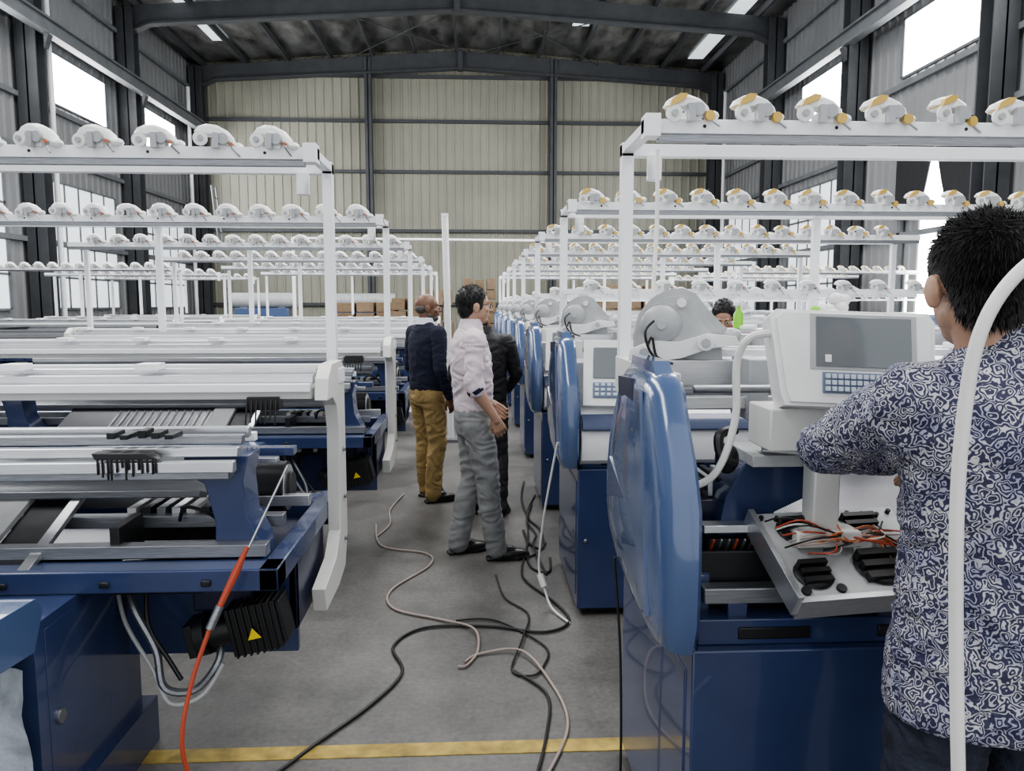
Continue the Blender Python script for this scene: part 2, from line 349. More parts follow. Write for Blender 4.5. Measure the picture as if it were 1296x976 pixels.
def right_parts(first):
    P=[]; x0,x1=.52,.52+LR
    m=MB()
    m.box(x0,x1,1.75,2.6,.04,.77,BLUE)
    m.box(x0+.06,x1-.06,1.8,2.55,0,.05,DARK)
    m.cyl((.56,1.74,.4),(.56,1.75,.4),.01,STEEL)
    m.box(x0-.004,x0+.01,1.80,2.55,.10,.70,BLUE)
    P.append(('base_cabinet',m,.022))
    P.append(('end_guard',shroud(),0))
    g=MB(); g.box(x1,x1+.06,1.7,2.5,.75,1.42,BLUEL); P.append(('far_end_guard',g,.03))
    m=MB()
    m.box(x0+.02,x1,1.78,1.93,.77,.835,BLUE)
    for i in range(9): m.box(x0+.12+i*.35,x0+.30+i*.35,1.775,1.782,.785,.815,BLACK)
    m.box(x0+.04,x1,1.80,1.85,.865,.905,STEEL); m.box(x0+.04,x1,1.86,1.87,.84,.98,DARK)
    for xx in (.62,1.0,1.8,2.6,3.4): m.box(xx,xx+.05,1.8,1.86,.83,.87,BLUE)
    m.box(x0+.02,x1,2.42,2.58,.77,.98,BLUED)
    m.prism([(1.9,.88),(2.12,1.02),(2.10,1.05),(1.88,.93)],'x',x0+.04,x1,DARK)
    m.prism([(2.0,.96),(2.2,1.08),(2.19,1.10),(1.99,.99)],'x',x0+.05,x1-.05,NEEDLE)
    m.prism([(2.40,.96),(2.22,1.08),(2.23,1.10),(2.41,.99)],'x',x0+.05,x1-.05,NEEDLE)
    m.cyl((x0,2.0,.93),(x1,2.0,.93),.02,ALU)
    for xx in (.54,1.62,3.7): m.prism([(1.85,.77),(2.5,.77),(2.5,.98),(2.25,1.08),(2.05,1.02),(1.85,.92)],'x',xx,xx+.05,BLUE)
    for xx in (.54,3.7): m.prism([(2.42,.77),(2.55,.77),(2.55,1.32),(2.42,1.32)],'x',xx,xx+.05,CREAM)
    P.append(('needle_bed',m,.004))
    m=MB()
    m.box(x0+.05,x1,2.35,2.75,1.385,1.415,WHITE)
    m.box(x0+.05,x1,2.33,2.36,1.34,1.43,ALU)
    m.box(x0+.05,x1,2.22,2.26,1.29,1.33,ALU); m.box(x0+.05,x1,2.28,2.31,1.30,1.35,STEEL)
    m.box(x0+.05,x1,2.45,2.48,1.43,1.455,ALU); m.box(x0+.05,x1,2.6,2.63,1.43,1.455,ALU)
    m.box(x0+.03,x0+.08,2.2,2.98,1.26,1.40,CREAM); m.box(x1-.06,x1,2.2,2.98,1.26,1.40,CREAM)
    m.box(x0+.05,x1,2.80,2.98,1.30,1.37,CREAM)
    for i in range(8): m.box(.8+i*.4,.86+i*.4,2.2,2.36,1.26,1.44,GREYP)
    m.cyl((.62,2.15,1.36),(x1,2.15,1.36),.012,STEEL)
    for i in range(5): m.box(1.1+i*.23,1.2+i*.23,2.4,2.5,1.455,1.475,WHITE)
    P.append(('top_rails',m,.004))
    m=MB(); m.M=T(.645,2.40,1.46)@R(-12,'Z')@R(-6,'Y')@Matrix.Scale(.84,4)
    arc=[(-.17,-.02),(-.165,.05),(-.14,.13),(-.09,.185),(-.03,.215),(.03,.215),(.075,.19),(.11,.13),(.16,.06),(.19,.03),(.185,.0)]
    m.prism(arc,'y',-.02,.12,GREYP)
    for k in range(5):
        s=1-.13*k; m.prism([(a*s-.005*k,.02+b_*s*.95) for a,b_ in arc],'y',-.03-.010*k,-.02-.008*k,GREYP if k%2 else GREYPL)
    m.ell((-.06,-.07,.10),(.075,.03,.07),GREYP); m.cyl((-.06,-.11,.10),(-.06,-.05,.10),.018,GREYPL)
    m.prism([(-.19,-.02),(-.18,.02),(-.1,.045),(.0,.03),(.1,.05),(.2,.03),(.21,.0),(.1,-.005),(0,-.03),(-.1,-.035)],'y',-.09,-.05,PLW)
    m.cyl((-.13,-.12,.005),(-.13,-.08,.005),.028,PLW); m.cyl((-.13,-.125,.005),(-.13,-.12,.005),.018,GREYP)
    m.cyl((.09,-.12,.02),(.09,-.08,.02),.030,PLW); m.cyl((.09,-.13,.02),(.09,-.12,.02),.016,GREYP)
    m.ell((.19,-.04,.03),(.035,.03,.03),GREYP); m.box(-.13,.15,-.05,.12,-.055,.005,GREYP)
    m.cyl((.02,.0,.17),(.02,-.07,.17),.017,PLW)
    m.M=Matrix.Identity(4)
    m.tube([(.55,2.3,1.43),(.52,2.28,1.47),(.51,2.28,1.52),(.54,2.3,1.55)],.004,BLACK); m.tube([(.52,2.35,1.42),(.54,2.33,1.50),(.56,2.34,1.44),(.60,2.3,1.42)],.004,RUBB)
    P.append(('yarn_feeder_housing',m,.004))
    if not first:
        m=MB()
        prof=[(1.62,.78),(1.55,.82),(1.53,.90),(1.54,.98),(1.58,1.06),(1.78,1.18),(2.1,1.23),(2.1,1.20),(1.8,1.14),(1.62,1.03),(1.58,.96),(1.58,.88),(1.62,.82)]
        prof=[(a+.18,b_) for a,b_ in prof]
        m.prism(prof,'x',x0+.01,x1,WHITE)
        m.prism([(1.695,.975),(1.705,1.01),(1.74,1.055),(1.755,1.045),(1.725,1.01),(1.72,.97)],'x',x0+.01,x1,BLUE)
        m.box(.52,.62,1.9,2.2,.78,1.3,WHITE)
        P.append(('front_cover',m,.006))
        m=MB(); m.M=T(.67,1.80,1.28)@R(-10,'Z')@R(-18,'X')
        m.box(-.12,.15,-.02,.07,-.2,.14,PLW); m.box(-.07,.12,-.026,-.02,-.06,.10,SCREEN); m.box(-.07,.12,-.026,-.02,-.16,-.08,KEYB)
        for i in range(6):
            for j in range(3): m.box(-.06+i*.03,-.04+i*.03,-.032,-.026,-.15+j*.024,-.133+j*.024,KEYS)
        m.M=Matrix.Identity(4); P.append(('control_console',m,.012))
    else:
        m=MB(); m.M=T(.865,1.80,1.0)@R(8,'Z')@R(30,'X')
        m.box(-.15,.25,-.15,.13,-.03,.0,GREYPL); m.box(-.15,.25,-.155,-.14,-.05,.01,ALU)
        m.box(-.16,-.145,-.15,.13,-.04,.02,ALU)
        for (a,c,w,h) in ((-.08,-.075,.036,.03),(.10,-.065,.052,.042),(.12,.065,.045,.03),(-.06,.065,.035,.028)):
            for k in range(3): m.box(a-w,a+w,c-h+k*h*.7,c-h+k*h*.7+h*.45,0,.02+.006*k,BLACK)
            m.ell((a,c,.004),(w+.012,h+.014,.01),DARK)
        random.seed(3)
        for i in range(18):
            a=random.uniform(-.13,-.02); c=random.uniform(-.02,.1)
            m.tube([(a,c,.01),(a+.04,c-.03,.04+random.uniform(0,.03)),(.02+random.uniform(-.02,.03),-.0+random.uniform(-.02,.02),.04),(.1+random.uniform(-.02,.04),.01+random.uniform(-.03,.02),.045),(.14+random.uniform(0,.08),random.uniform(-.06,.08),.01)],.0024,random.choice([ORANGE,REDC,RUBP,CREAM,BLACK,ORANGE]),6,5)
        for i in range(10): m.cyl((-.13+i*.04,.11-.005*(i%3),0),(-.13+i*.04,.11-.005*(i%3),.012),.006,DARK,seg=8)
        for a in (-.12,-.03,.2): m.cyl((a,-.12,0),(a,-.12,.008),.012,BLACK,seg=10)
        m.M=Matrix.Identity(4); P.append(('carriage_wiring_plate',m,.003))
        m=MB()
        m.prism([(.62,.95),(.76,.95),(.78,1.06),(.93,1.13),(.95,1.19),(.70,1.19),(.65,1.1)],'y',1.93,2.06,BLUE)
        m.box(.56,.66,1.98,2.0,.86,1.08,BLUED)
        m.box(.70,.93,1.88,2.08,1.19,1.22,GREYPL); m.cyl((.74,1.93,1.225),(.88,1.88,1.225),.022,STEEL)
        m.box(.60,.72,1.9,1.96,.94,1.0,DARK); m.box(.58,.7,1.88,1.93,1.02,1.04,ALU); m.cyl((.62,1.9,.9),(.75,1.9,.9),.03,DARK)
        for i in range(12): m.cyl((.6+i*.02,1.9,.96),(.6+i*.02,1.86,1.01),.004,STEEL if i%3 else REDC,seg=6)
        for i in range(6): m.box(.57+i*.03,.585+i*.03,2.02,2.2,1.08,1.13,DARK if i%2 else ALU)
        m.box(1.15,2.2,1.86,1.98,.95,1.10,BLUED)
        P.append(('carriage_bracket',m,.004))
        m=MB()
        m.box(.825,.89,1.80,1.87,1.04,1.24,CREAM); m.box(.78,.94,1.78,1.9,1.01,1.05,CREAM)
        m.box(.71,.86,1.80,1.95,1.245,1.35,CREAM); m.cyl((.78,1.85,1.35),(.78,1.85,1.385),.04,GREYP); m.box(.83,1.0,1.82,1.9,1.26,1.33,CREAM)
        m.tube([(.67,1.92,1.28),(.62,1.9,1.27),(.62,1.88,1.22),(.66,1.88,1.20)],.013,BLACK); m.ell((.64,1.9,1.21),(.03,.03,.04),BLACK)
        P.append(('console_pedestal',m,.006))
        m=MB(); m.M=T(.903,1.80,1.468)@R(-6,'Z')@R(2,'Y')@R(-14,'X')
        fr=[(-.175,-.09),(-.165,-.12),(.16,-.12),(.18,-.10),(.185,.09),(.17,.112),(-.185,.112),(-.2,.095)]
        m.prism(fr,'y',-.025,.05,PLW)
        m.prism([(a*.8,b_*.8) for a,b_ in fr],'y',.05,.11,PLW)
        m.prism([(a*.93,b_*.93) for a,b_ in fr],'y',-.031,-.02,PLW)
        m.box(-.095,.125,-.035,-.03,-.025,.095,SCREEN)
        m.box(-.108,.138,-.033,-.029,-.032,.102,GREYP)
        m.box(-.08,.11,-.035,-.03,-.088,-.038,KEYB)
        for i in range(9):
            for j in range(3): m.box(-.075+i*.0145,-.064+i*.0145,-.041,-.035,-.084+j*.015,-.073+j*.015,KEYS)
        for j in range(3):
            for i in range(3): m.box(.065+i*.015,.076+i*.015,-.041,-.035,-.084+j*.015,-.073+j*.015,KEYS)
        m.box(-.075,-.060,-.037,-.035,-.015,.003,PLW)
        m.M=Matrix.Identity(4); P.append(('control_console',m,.006))
        m=MB()
        m.tube([(.73,1.83,1.53),(.67,1.84,1.52),(.645,1.86,1.46),(.645,1.86,1.32),(.61,1.86,1.20),(.56,1.87,1.15),(.48,1.9,1.14)],.0095,RUBW)
        m.tube([(.60,2.55,2.1),(.59,2.5,1.85),(.56,2.4,1.6),(.57,2.35,1.45)],.007,RUBW)
        P.append(('console_cable',m,0))
        m=MB(); m.M=T(.88,1.86,1.585)
        for i in range(9): m.ell((random.uniform(-.035,.035),random.uniform(-.03,.03),random.uniform(-.01,.02)),(.020,.018,.016),PLW,M=R(random.uniform(0,30),'X'),seg=8,rings=6)
        m.ell((-.045,0,-.0),(.012,.012,.012),GRN)
        m.M=Matrix.Identity(4); P.append(('rag',m,0))
    for nm,mb in stand(1,.555,LR,2.58,2.95,2.2,1.25,.045,True,not first): P.append((nm,mb,.004 if nm=='yarn_stand' else 0))
    return P
def left_parts():
    P=[]; xe=-.6; x1=-3.9; U=.07
    def bx(m,a,c,*r): m.box(min(a,c),max(a,c),*r)
    m=MB()
    for a in (-1.2,-3.0):
        bx(m,a,a-.75,2.07,2.7,.16,.66+U,BLUE); bx(m,a+.03,a-.78,2.04,2.76,.0,.17,BLUE)
    bx(m,-1.20,-1.198,2.12,2.64,.2,.7,BLUE)
    m.cyl((-1.19,2.17,.42),(-1.21,2.17,.42),.022,STEEL)
    m.prism([(1.80,.70),(2.02,.68),(2.07,.78),(2.04,.82),(1.84,.83),(1.80,.80)],'x',-2.1,-1.17,BLUEL)
    P.append(('leg_cabinets',m,.01))
    m=MB(); random.seed(11)
    nx,nz=26,16; vs=[];fs=[]
    for j in range(nz+1):
        for i in range(nx+1):
            xx=-1.18-.75*i/nx; zz=.05+.60*j/nz
            vs.append((xx,2.00-.035*noise.noise(V((xx*9,zz*7,2)))-.02*abs(noise.noise(V((xx*25,zz*18,5)))),zz))
    for j in range(nz):
        for i in range(nx): a=j*(nx+1)+i; fs.append((a,a+1,a+nx+2,a+nx+1))
    m.add(vs,fs,FILM); P.append(('plastic_film_wrap',m,0))
    m=MB(); m.M=T(0,0,U)
    bx(m,-.60,x1,2.3,2.40,.66,.73,BLUE); bx(m,-.60,x1,3.15,3.3,.62,.72,BLUE); bx(m,-.64,x1,2.42,3.15,.64,.66,BLUED)
    bx(m,-.60,-.66,2.3,3.3,.66,.73,BLUE)
    for i in range(10): bx(m,-.8-.3*i,-.83-.3*i,2.29,2.3,.68,.70,DARK)
    bx(m,-.62,-1.25,2.62,2.65,.32,.66,BLUE); bx(m,-.62,-.65,2.62,3.1,.40,.66,BLUED); bx(m,-.75,-.95,2.55,2.63,.50,.66,BLUED)
    bx(m,-.9,-1.2,2.5,2.62,.58,.66,DARK)
    for i in range(5): m.cyl((-.98-.05*i,2.5,.62),(-.98-.05*i,2.46,.62),.014,BLACK if i%2 else CREAM)
    m.M=Matrix.Identity(4)
    P.append(('bed_frame',m,.005))
    m=MB(); B=T(0,0,U); m.M=B
    bx(m,-.66,-1.95,2.40,2.45,.735,.775,STEEL); bx(m,-.66,x1,2.62,2.67,.77,.81,STEEL); bx(m,-.62,x1,2.85,2.89,.78,.82,ALU)
    bx(m,-.75,-1.35,2.5,2.6,.70,.73,BLUE); bx(m,-.8,-1.2,2.7,2.82,.70,.80,DARK)
    for i in range(8): bx(m,-.82-.05*i,-.85-.05*i,2.66,2.8,.80,.83,(ALU,STEEL,DARK,CREAM)[i%4])
    bx(m,-1.12,-1.15,2.42,2.6,.73,.83,BLACK)
    m.box(-.85,-.75,2.66,2.78,.72,.80,BLUE)
    m.tube([(-.9,2.7,.83),(-.86,2.66,.88),(-.8,2.66,.87),(-.76,2.7,.82)],.006,BLACK); m.tube([(-1.0,2.6,.8),(-.96,2.55,.86),(-.88,2.54,.84),(-.84,2.58,.78)],.006,BLACK)
    m.M=T(-1.35,2.5,.86)@R(22,'X')
    bx(m,0,-.035,-.2,.2,-.01,.01,ALU); bx(m,-.17,-.30,-.2,.2,-.01,.01,GREYPL)
    bx(m,-.3,-1.2,-.2,.2,-.015,-.0,NEEDLE); bx(m,-.04,-.17,-.2,.2,-.02,-.01,DARK)
    for i in range(12): m.cyl((-.33-.05*i,-.2,.01),(-.33-.05*i,.15,.01),.004,ALU,seg=6)
    m.M=Matrix.Identity(4)
    pr=[(2.65,.94),(2.72,.92),(2.82,.93),(2.95,.98),(3.0,1.04),(2.98,1.04),(2.93,1.0),(2.82,.95),(2.72,.94),(2.66,.96)]
    m.prism(pr,'x',x1,-.95,STEEL)
    m.cyl((-.72,2.95,.90),(-.9,2.95,.90),.10,DARK,seg=28); m.cyl((-.715,2.95,.90),(-.72,2.95,.90),.088,ALU,seg=28); m.cyl((-.70,2.95,.90),(-.72,2.95,.90),.06,BLACK,seg=20)
    m.cyl((x1,2.75,1.0),(-.95,2.75,1.0),.018,ALU)
    P.append(('lower_rails',m,.004))
    m=MB()
    for (y,z,h,mt) in ((2.36,1.12,.035,ALU),(2.41,1.155,.03,ALU),(2.46,1.185,.03,STEEL),(2.53,1.20,.035,ALU),(2.6,1.17,.03,WHITE)):
        bx(m,-.74,x1,y,y+.035,z-h,z,mt)
    bx(m,-.76,x1,2.38,2.6,1.06,1.11,STEEL)
    for i in range(14):
        xx=-.97-.013*i+random.uniform(-.004,.004)
        m.box(xx-.003,xx+.003,2.352,2.36,1.085+random.uniform(-.02,.02),1.135,BLACK)
    for i in range(5): bx(m,-.93-.045*i,-.955-.045*i,2.39+.012*(i%3),2.48,1.185,1.20+.005*(i%3),DARK)
    m.prism([(-.96,1.13),(-1.0,1.150),(-1.16,1.150),(-1.15,1.13)],'y',2.352,2.40,BLACK)
    for s in (0,-2.0):
        m.prism([(a+s,b_) for a,b_ in [(-.72,1.12),(-.92,1.12),(-.93,1.07),(-.86,1.03),(-.83,.90),(-.84,.76),(-.68,.76),(-.69,.84),(-.73,.92),(-.74,1.04)]],'y',2.45,2.6,BLUE)
    bx(m,-.66,x1,2.8,2.86,1.05,1.08,BLUE); bx(m,-.7,x1,2.72,2.76,1.04,1.06,ALU)
    P.append(('needle_bed_beams',m,.003))
    m=MB()
    for (y,z,h) in ((2.92,1.30,.03),(2.98,1.33,.035),(3.05,1.35,.03),(3.12,1.36,.035),(3.19,1.34,.05)):
        bx(m,-.62,x1,y,y+.04,z-h,z,WHITE if y>3.1 or y<2.95 else ALU)
    bx(m,-.62,x1,2.95,3.2,1.24,1.28,CREAM)
    for k in range(6): bx(m,-1.2-.5*k,-1.28-.5*k,2.96,3.05,1.35,1.375,WHITE)
    bx(m,-.74,-.86,2.93,3.0,1.20,1.25,BLACK)
    for i in range(7): m.cyl((-.75-.018*i,2.93,1.24),(-.75-.018*i,2.9,1.15+random.uniform(-.02,.02)),.004,BLACK,seg=5)
    prof=[(2.90,1.24),(2.92,1.32),(3.0,1.37),(3.22,1.37),(3.27,1.32),(3.27,.62),(3.20,.50),(3.05,.47),(2.78,.47),(2.76,.56),(3.00,.60),(3.10,.68),(3.12,1.10),(3.08,1.2),(3.0,1.24)]
    m.prism(prof,'x',-.60,-.55,CREAM); m.prism(prof,'x',x1,x1+.05,CREAM)
    m.box(-.56,-.545,3.14,3.26,1.28,1.34,WHITE)
    for zz in (1.0,.8,.62): m.cyl((-.55,3.2,zz),(-.54,3.2,zz),.010,STEEL)
    P.append(('top_rails',m,.004))
    m=MB()
    m.M=T(-.745,2.52,.535)@R(-12,'Y')@Matrix.Scale(.92,4)
    m.box(-.07,.11,-.06,.08,-.085,.09,BLACK)
    for i in range(7): m.box(-.06+.024*i,-.052+.024*i,-.07,.09,-.09,.095,BLACK)
    m.box(.11,.125,-.05,.07,-.07,.08,DARK); m.cyl((-.07,.01,0),(-.16,.01,.0),.055,BLACK); m.cyl((-.16,.01,0),(-.2,.01,.0),.075,DARK); m.box(-.23,-.2,-.05,.07,-.06,.06,BLACK)
    m.prism([(-.005,-.03),(.045,-.03),(.02,.012)],'y',-.075,-.07,LABEL)
    m.M=T(0,0,.05)
    m.tube([(-1.16,2.55,.62),(-1.12,2.5,.55),(-1.05,2.48,.42),(-1.02,2.46,.30),(-.93,2.48,.28),(-.86,2.5,.36),(-.86,2.55,.42)],.013,STEEL)
    m.tube([(-1.2,2.56,.6),(-1.15,2.5,.5),(-1.06,2.47,.36),(-1.0,2.45,.25),(-.9,2.46,.27),(-.84,2.5,.36)],.007,GREYPL)
    m.tube([(-1.1,2.56,.64),(-1.08,2.5,.5),(-1.0,2.47,.38),(-.96,2.45,.33)],.008,BLACK)
    m.tube([(-.75,2.5,.74),(-.68,2.48,.70),(-.66,2.5,.62),(-.72,2.55,.6)],.006,BLACK)
    P.append(('drive_motor',m,.003))
    for nm,mb in stand(-1,-.60,3.3,3.1,3.4,2.2,.69,.042,False,False): P.append((nm,mb,.004 if nm=='yarn_stand' else 0))
    return P
def bake(P,ox,oy): return [(n,mb.mesh(n,(-ox,-oy,0)),bv) for n,mb,bv in P]
def place(parts,x,y):
    r=empty('flat_knitting_machine',(x,y,0))
    for n,me,bv in parts: link(n,me,r,bev=bv if y<9 else 0)
    return r
rp1=bake(right_parts(True),.53,2.0); rp2=bake(right_parts(False),.53,2.0)
place(rp1,.53,2.0)
for i in range(1,8): place(rp2,.53,2.0+2.05*i)
lp=bake(left_parts(),-.6,2.6)
for i in range(6): place(lp,-.6-.02*i,2.6+2.35*i)
for (x,y) in ((4.6,13.0),(4.6,15.2),(4.6,17.4)): place(rp2,x,y)
for (x,y) in ((-4.9,12.5),(-4.9,14.8),(-4.9,17.2)): place(lp,x,y)

# ---------------------------------------------------------------- cables
m=MB(); z=.009
def cable(pts,r,mt): m.tube(pts,r,mt,8,8)
cable([(-.85,2.3,z),(-.69,2.5,z),(-.59,2.67,z),(-.42,2.95,z),(-.32,3.22,z),(-.385,3.48,z),(-.25,3.68,z),(.07,3.68,z),(.33,3.6,z),(.47,3.72,z),(.42,3.98,z),(.30,4.27,z),(.28,4.5,z),(.36,5.1,z),(.40,5.78,z),(.5,6.3,z)],.007,RUBB)
cable([(.12,4.4,z),(.16,4.05,z),(.27,3.82,z),(.22,3.5,z+.01),(.157,3.22,z),(.24,3.16,z),(.30,3.25,z),(.32,3.45,z),(.1,3.75,z),(-.1,3.76,z)],.005,RUBB)
cable([(.157,3.22,z),(.29,3.0,z),(.26,2.7,z),(.19,2.4,z)],.006,RUBB)
cable([(.34,5.3,z),(.36,5.0,z),(.44,4.9,z),(.46,5.3,z),(.40,5.6,z),(.38,6.2,z),(.44,6.8,z)],.009,RUBB)
cable([(.47,5.0,z),(.40,4.8,z),(.33,4.7,z),(.35,4.5,z),(.44,4.45,z),(.47,4.7,z)],.007,RUBB)
cable([(.45,6.0,z),(.38,5.5,z+.015),(.42,5.2,z),(.38,4.9,z+.015),(.42,4.4,z)],.007,RUBB)
cable([(-.6,6.4,z),(-.66,5.9,z),(-.62,5.5,z),(-.68,5.2,z)],.006,RUBP)
cable([(-.72,5.5,z),(-.62,5.0,z),(-.32,4.83,z),(-.28,4.6,z),(-.47,4.2,z),(-.43,3.93,z),(-.17,3.77,z),(-.01,3.63,z+.012),(.01,3.42,z),(-.04,3.27,z),(-.08,3.26,z)],.006,RUBP)
cable([(-.05,3.3,z),(.02,3.38,z),(.21,3.38,z+.01),(.32,3.08,z),(.35,2.78,z),(.26,2.5,z),(.15,2.3,z)],.006,RUBP)
m.tube([(.42,3.85,.9),(.39,3.9,.7),(.36,3.98,.45),(.34,4.0,.2),(.37,3.95,.08),(.40,3.86,.02),(.47,3.7,.009)],.006,RUBW,8,8)
m.cyl((.345,3.99,.16),(.365,3.96,.10),.018,RUBW)
m.tube([(.43,2.3,.82),(.45,2.28,.5),(.455,2.28,.1),(.44,2.3,.01)],.004,RUBB)
link('loose_floor_cables',m.mesh('loose_floor_cables'))
m=MB()
m.cyl((-.56,2.30,1.12),(-.67,2.24,.88),.0035,ALU); m.tubev([(-.67,2.24,.89),(-.70,2.22,.82),(-.74,2.19,.73)],[.006,.012,.009],REDC)
m.cyl((-.74,2.19,.73),(-.765,2.17,.67),.012,STEEL)
m.tube([(-.765,2.17,.67),(-.81,2.13,.52),(-.83,2.1,.36),(-.80,2.12,.2),(-.74,2.18,.07),(-.66,2.25,.01),(-.5,2.2,.01)],.0068,REDC,10,8)
link('air_hose',m.mesh('air_hose'))
m=MB(); m.tube([(1.0,.4,.012),(.74,.70,.02),(.67,.84,.25),(.640,.88,.6),(.604,.88,1.0),(.582,.88,1.3),(.581,.88,1.46),(.596,.88,1.57),(.64,.88,1.640),(.70,.87,1.675),(.78,.85,1.68),(.86,.82,1.62),(.92,.78,1.4),(.97,.7,.7),(1.05,.6,.012)],.0082,RUBW,12,8)
link('white_air_hose',m.mesh('white_hose'))
m=MB(); m.cyl((-.28,9.0,0),(-.33,9.0,2.62),.038,PLW); m.box(-.45,-.1,8.85,9.15,0,.03,STEEL); m.box(-.37,-.29,8.96,9.04,2.6,2.63,WHITE)
link('white_pole',m.mesh('pole'))
m=MB(); m.tubev([(1.56,4.5,1.457),(1.56,4.5,1.46),(1.56,4.5,1.54),(1.56,4.5,1.57),(1.56,4.5,1.59)],[.026,.030,.030,.013,.012],GRN,16); m.cyl((1.56,4.5,1.59),(1.56,4.5,1.61),.014,PLW)
link('green_bottle',m.mesh('bottle'))
m=MB(); m.box(-.03,.05,-.04,.04,0,.07,YEL); link('yellow_box',m.mesh('yb'),loc=(.60,6.6,1.415))

for (x,y,w,h,d) in ((-2.1,19.5,1.2,2.0,1),(-.3,20.5,.9,2.5,1),(-3.6,20,1.6,1.9,1),(3.2,20,1.8,2.3,1),(-1.2,18.8,.7,1.9,.7)):
    m=MB(); m.box(x,x+w,y,y+d,0,.04,WOOD)
    for i in range(4): m.box(x+w*i/4,x+w*i/4+.1,y,y+d,.04,.12,WOOD)
    m.box(x,x+w,y,y+d,.12,.15,WOOD)
    zz=.15
    while zz<h-.3:
        k=3; hh=random.uniform(.25,.4)
        for i in range(k):
            o=random.uniform(.01,.05); m.box(x+w*i/k+o,x+w*(i+1)/k-o,y+o,y+d-o,zz,zz+hh-random.uniform(.0,.05),random.choice([CARD,CARD,WOOD]))
        zz+=hh
    link('boxed_pallet',m.mesh('pallet'),bev=.01)
for (x,y) in ((-6.5,20.5),(-4.0,21.5),(5.0,20.5)):
    m=MB(); m.box(x,x+1.9,y,y+.8,.85,.92,BLUE)
    for a in (.05,1.8):
        for c in (.05,.7): m.box(x+a,x+a+.06,y+c,y+c+.06,0,.85,DARK)
    m.box(x+.2,x+1.6,y+.2,y+.6,.92,1.5,BLUEL); m.cyl((x+.1,y+.4,1.7),(x+1.8,y+.4,1.7),.2,GREYPL); m.box(x+.3,x+.5,y+.3,y+.5,1.5,1.7,STEEL); m.box(x+1.3,x+1.5,y+.3,y+.5,1.5,1.7,STEEL)
    link('winding_bench',m.mesh('bench'),bev=.01)
m=MB(); m.cyl((-4,17.5,3.05),(4.5,17.5,3.0),.03,WHITE)
for x in (-4,4.5): m.cyl((x,17.5,0),(x,17.5,3.05),.04,WHITE)
link('pipe_rack',m.mesh('pipe_rack'))

# ---------------------------------------------------------------- PEOPLE
def remesh(mb,vox,it,name,disp=0,dscale=8,sharp=180,seed=0):
    me=bpy.data.meshes.new('tmp'); me.from_pydata([tuple(v) for v in mb.v],[],mb.f)
    o=bpy.data.objects.new('tmp',me); scene.collection.objects.link(o)
    r=o.modifiers.new('r','REMESH'); r.mode='VOXEL'; r.voxel_size=vox
    if it: s=o.modifiers.new('s','SMOOTH'); s.factor=.5; s.iterations=it
    dg=bpy.context.evaluated_depsgraph_get(); dg.update()
    n=bpy.data.meshes.new_from_object(o.evaluated_get(dg)); n.name=name
    bpy.data.objects.remove(o); n.materials.clear(); n.materials.append(mb.mats[0])
    if disp:
        ns=[v.normal.copy() for v in n.vertices]
        for v,nn in zip(n.vertices,ns):
            p=v.co+V((seed,seed,seed))
            q=V((p.x*dscale,p.y*dscale,p.z*dscale*1.7)); w=noise.noise(q*.7)
            v.co+=nn*disp*(1-2*abs(noise.noise(q+V((w,w,w))*1.5)))
    n.polygons.foreach_set('use_smooth',[True]*len(n.polygons)); n.update()
    return n
def ellring(c,rx,ry,n=24): return [(c[0]+rx*math.cos(2*math.pi*i/n),c[1]+ry*math.sin(2*math.pi*i/n),c[2]) for i in range(n)]
def hand(m,w,f,nrm,side,curl,mt):
    w=V(w); f=V(f).normalized(); nrm=V(nrm); nrm=(nrm-f*nrm.dot(f)).normalized(); s=f.cross(nrm)*side
    P=lambda a,b_,c: w+f*a+s*b_+nrm*c
    m.cap(P(-.01,0,0),P(.02,0,0),.023,mt,.024)
    for i,(b_,L) in enumerate(((.031,.070),(.0105,.079),(-.0105,.073),(-.031,.057))):
        base=P(.088-.004*abs(i-1),b_,0); m.cap(P(.012,b_*.55,0),base,.0145,mt,.0115)
        p=base; ang=curl*(.35+.1*i); rr=.0090
        for k,fr in enumerate((.45,.3,.25)):
            d=f*math.cos(ang)+nrm*math.sin(ang); q=p+d*L*fr; m.cap(p,q,rr,mt,rr*.93); p=q; rr*=.93; ang+=curl*.55
    a=P(.02,.022,.006); c=P(.055,.043,.018); d=P(.080,.050,.028); e_=P(.100,.048,.038)
    m.cap(a,c,.016,mt,.0125); m.cap(c,d,.0115,mt,.010); m.cap(d,e_,.010,mt,.0085)
SHOE=mat('black_shoe_leather',(.015,.014,.014),.35)
def hair_mat(n,c): return mat(n,c,.5,0,.3,60)
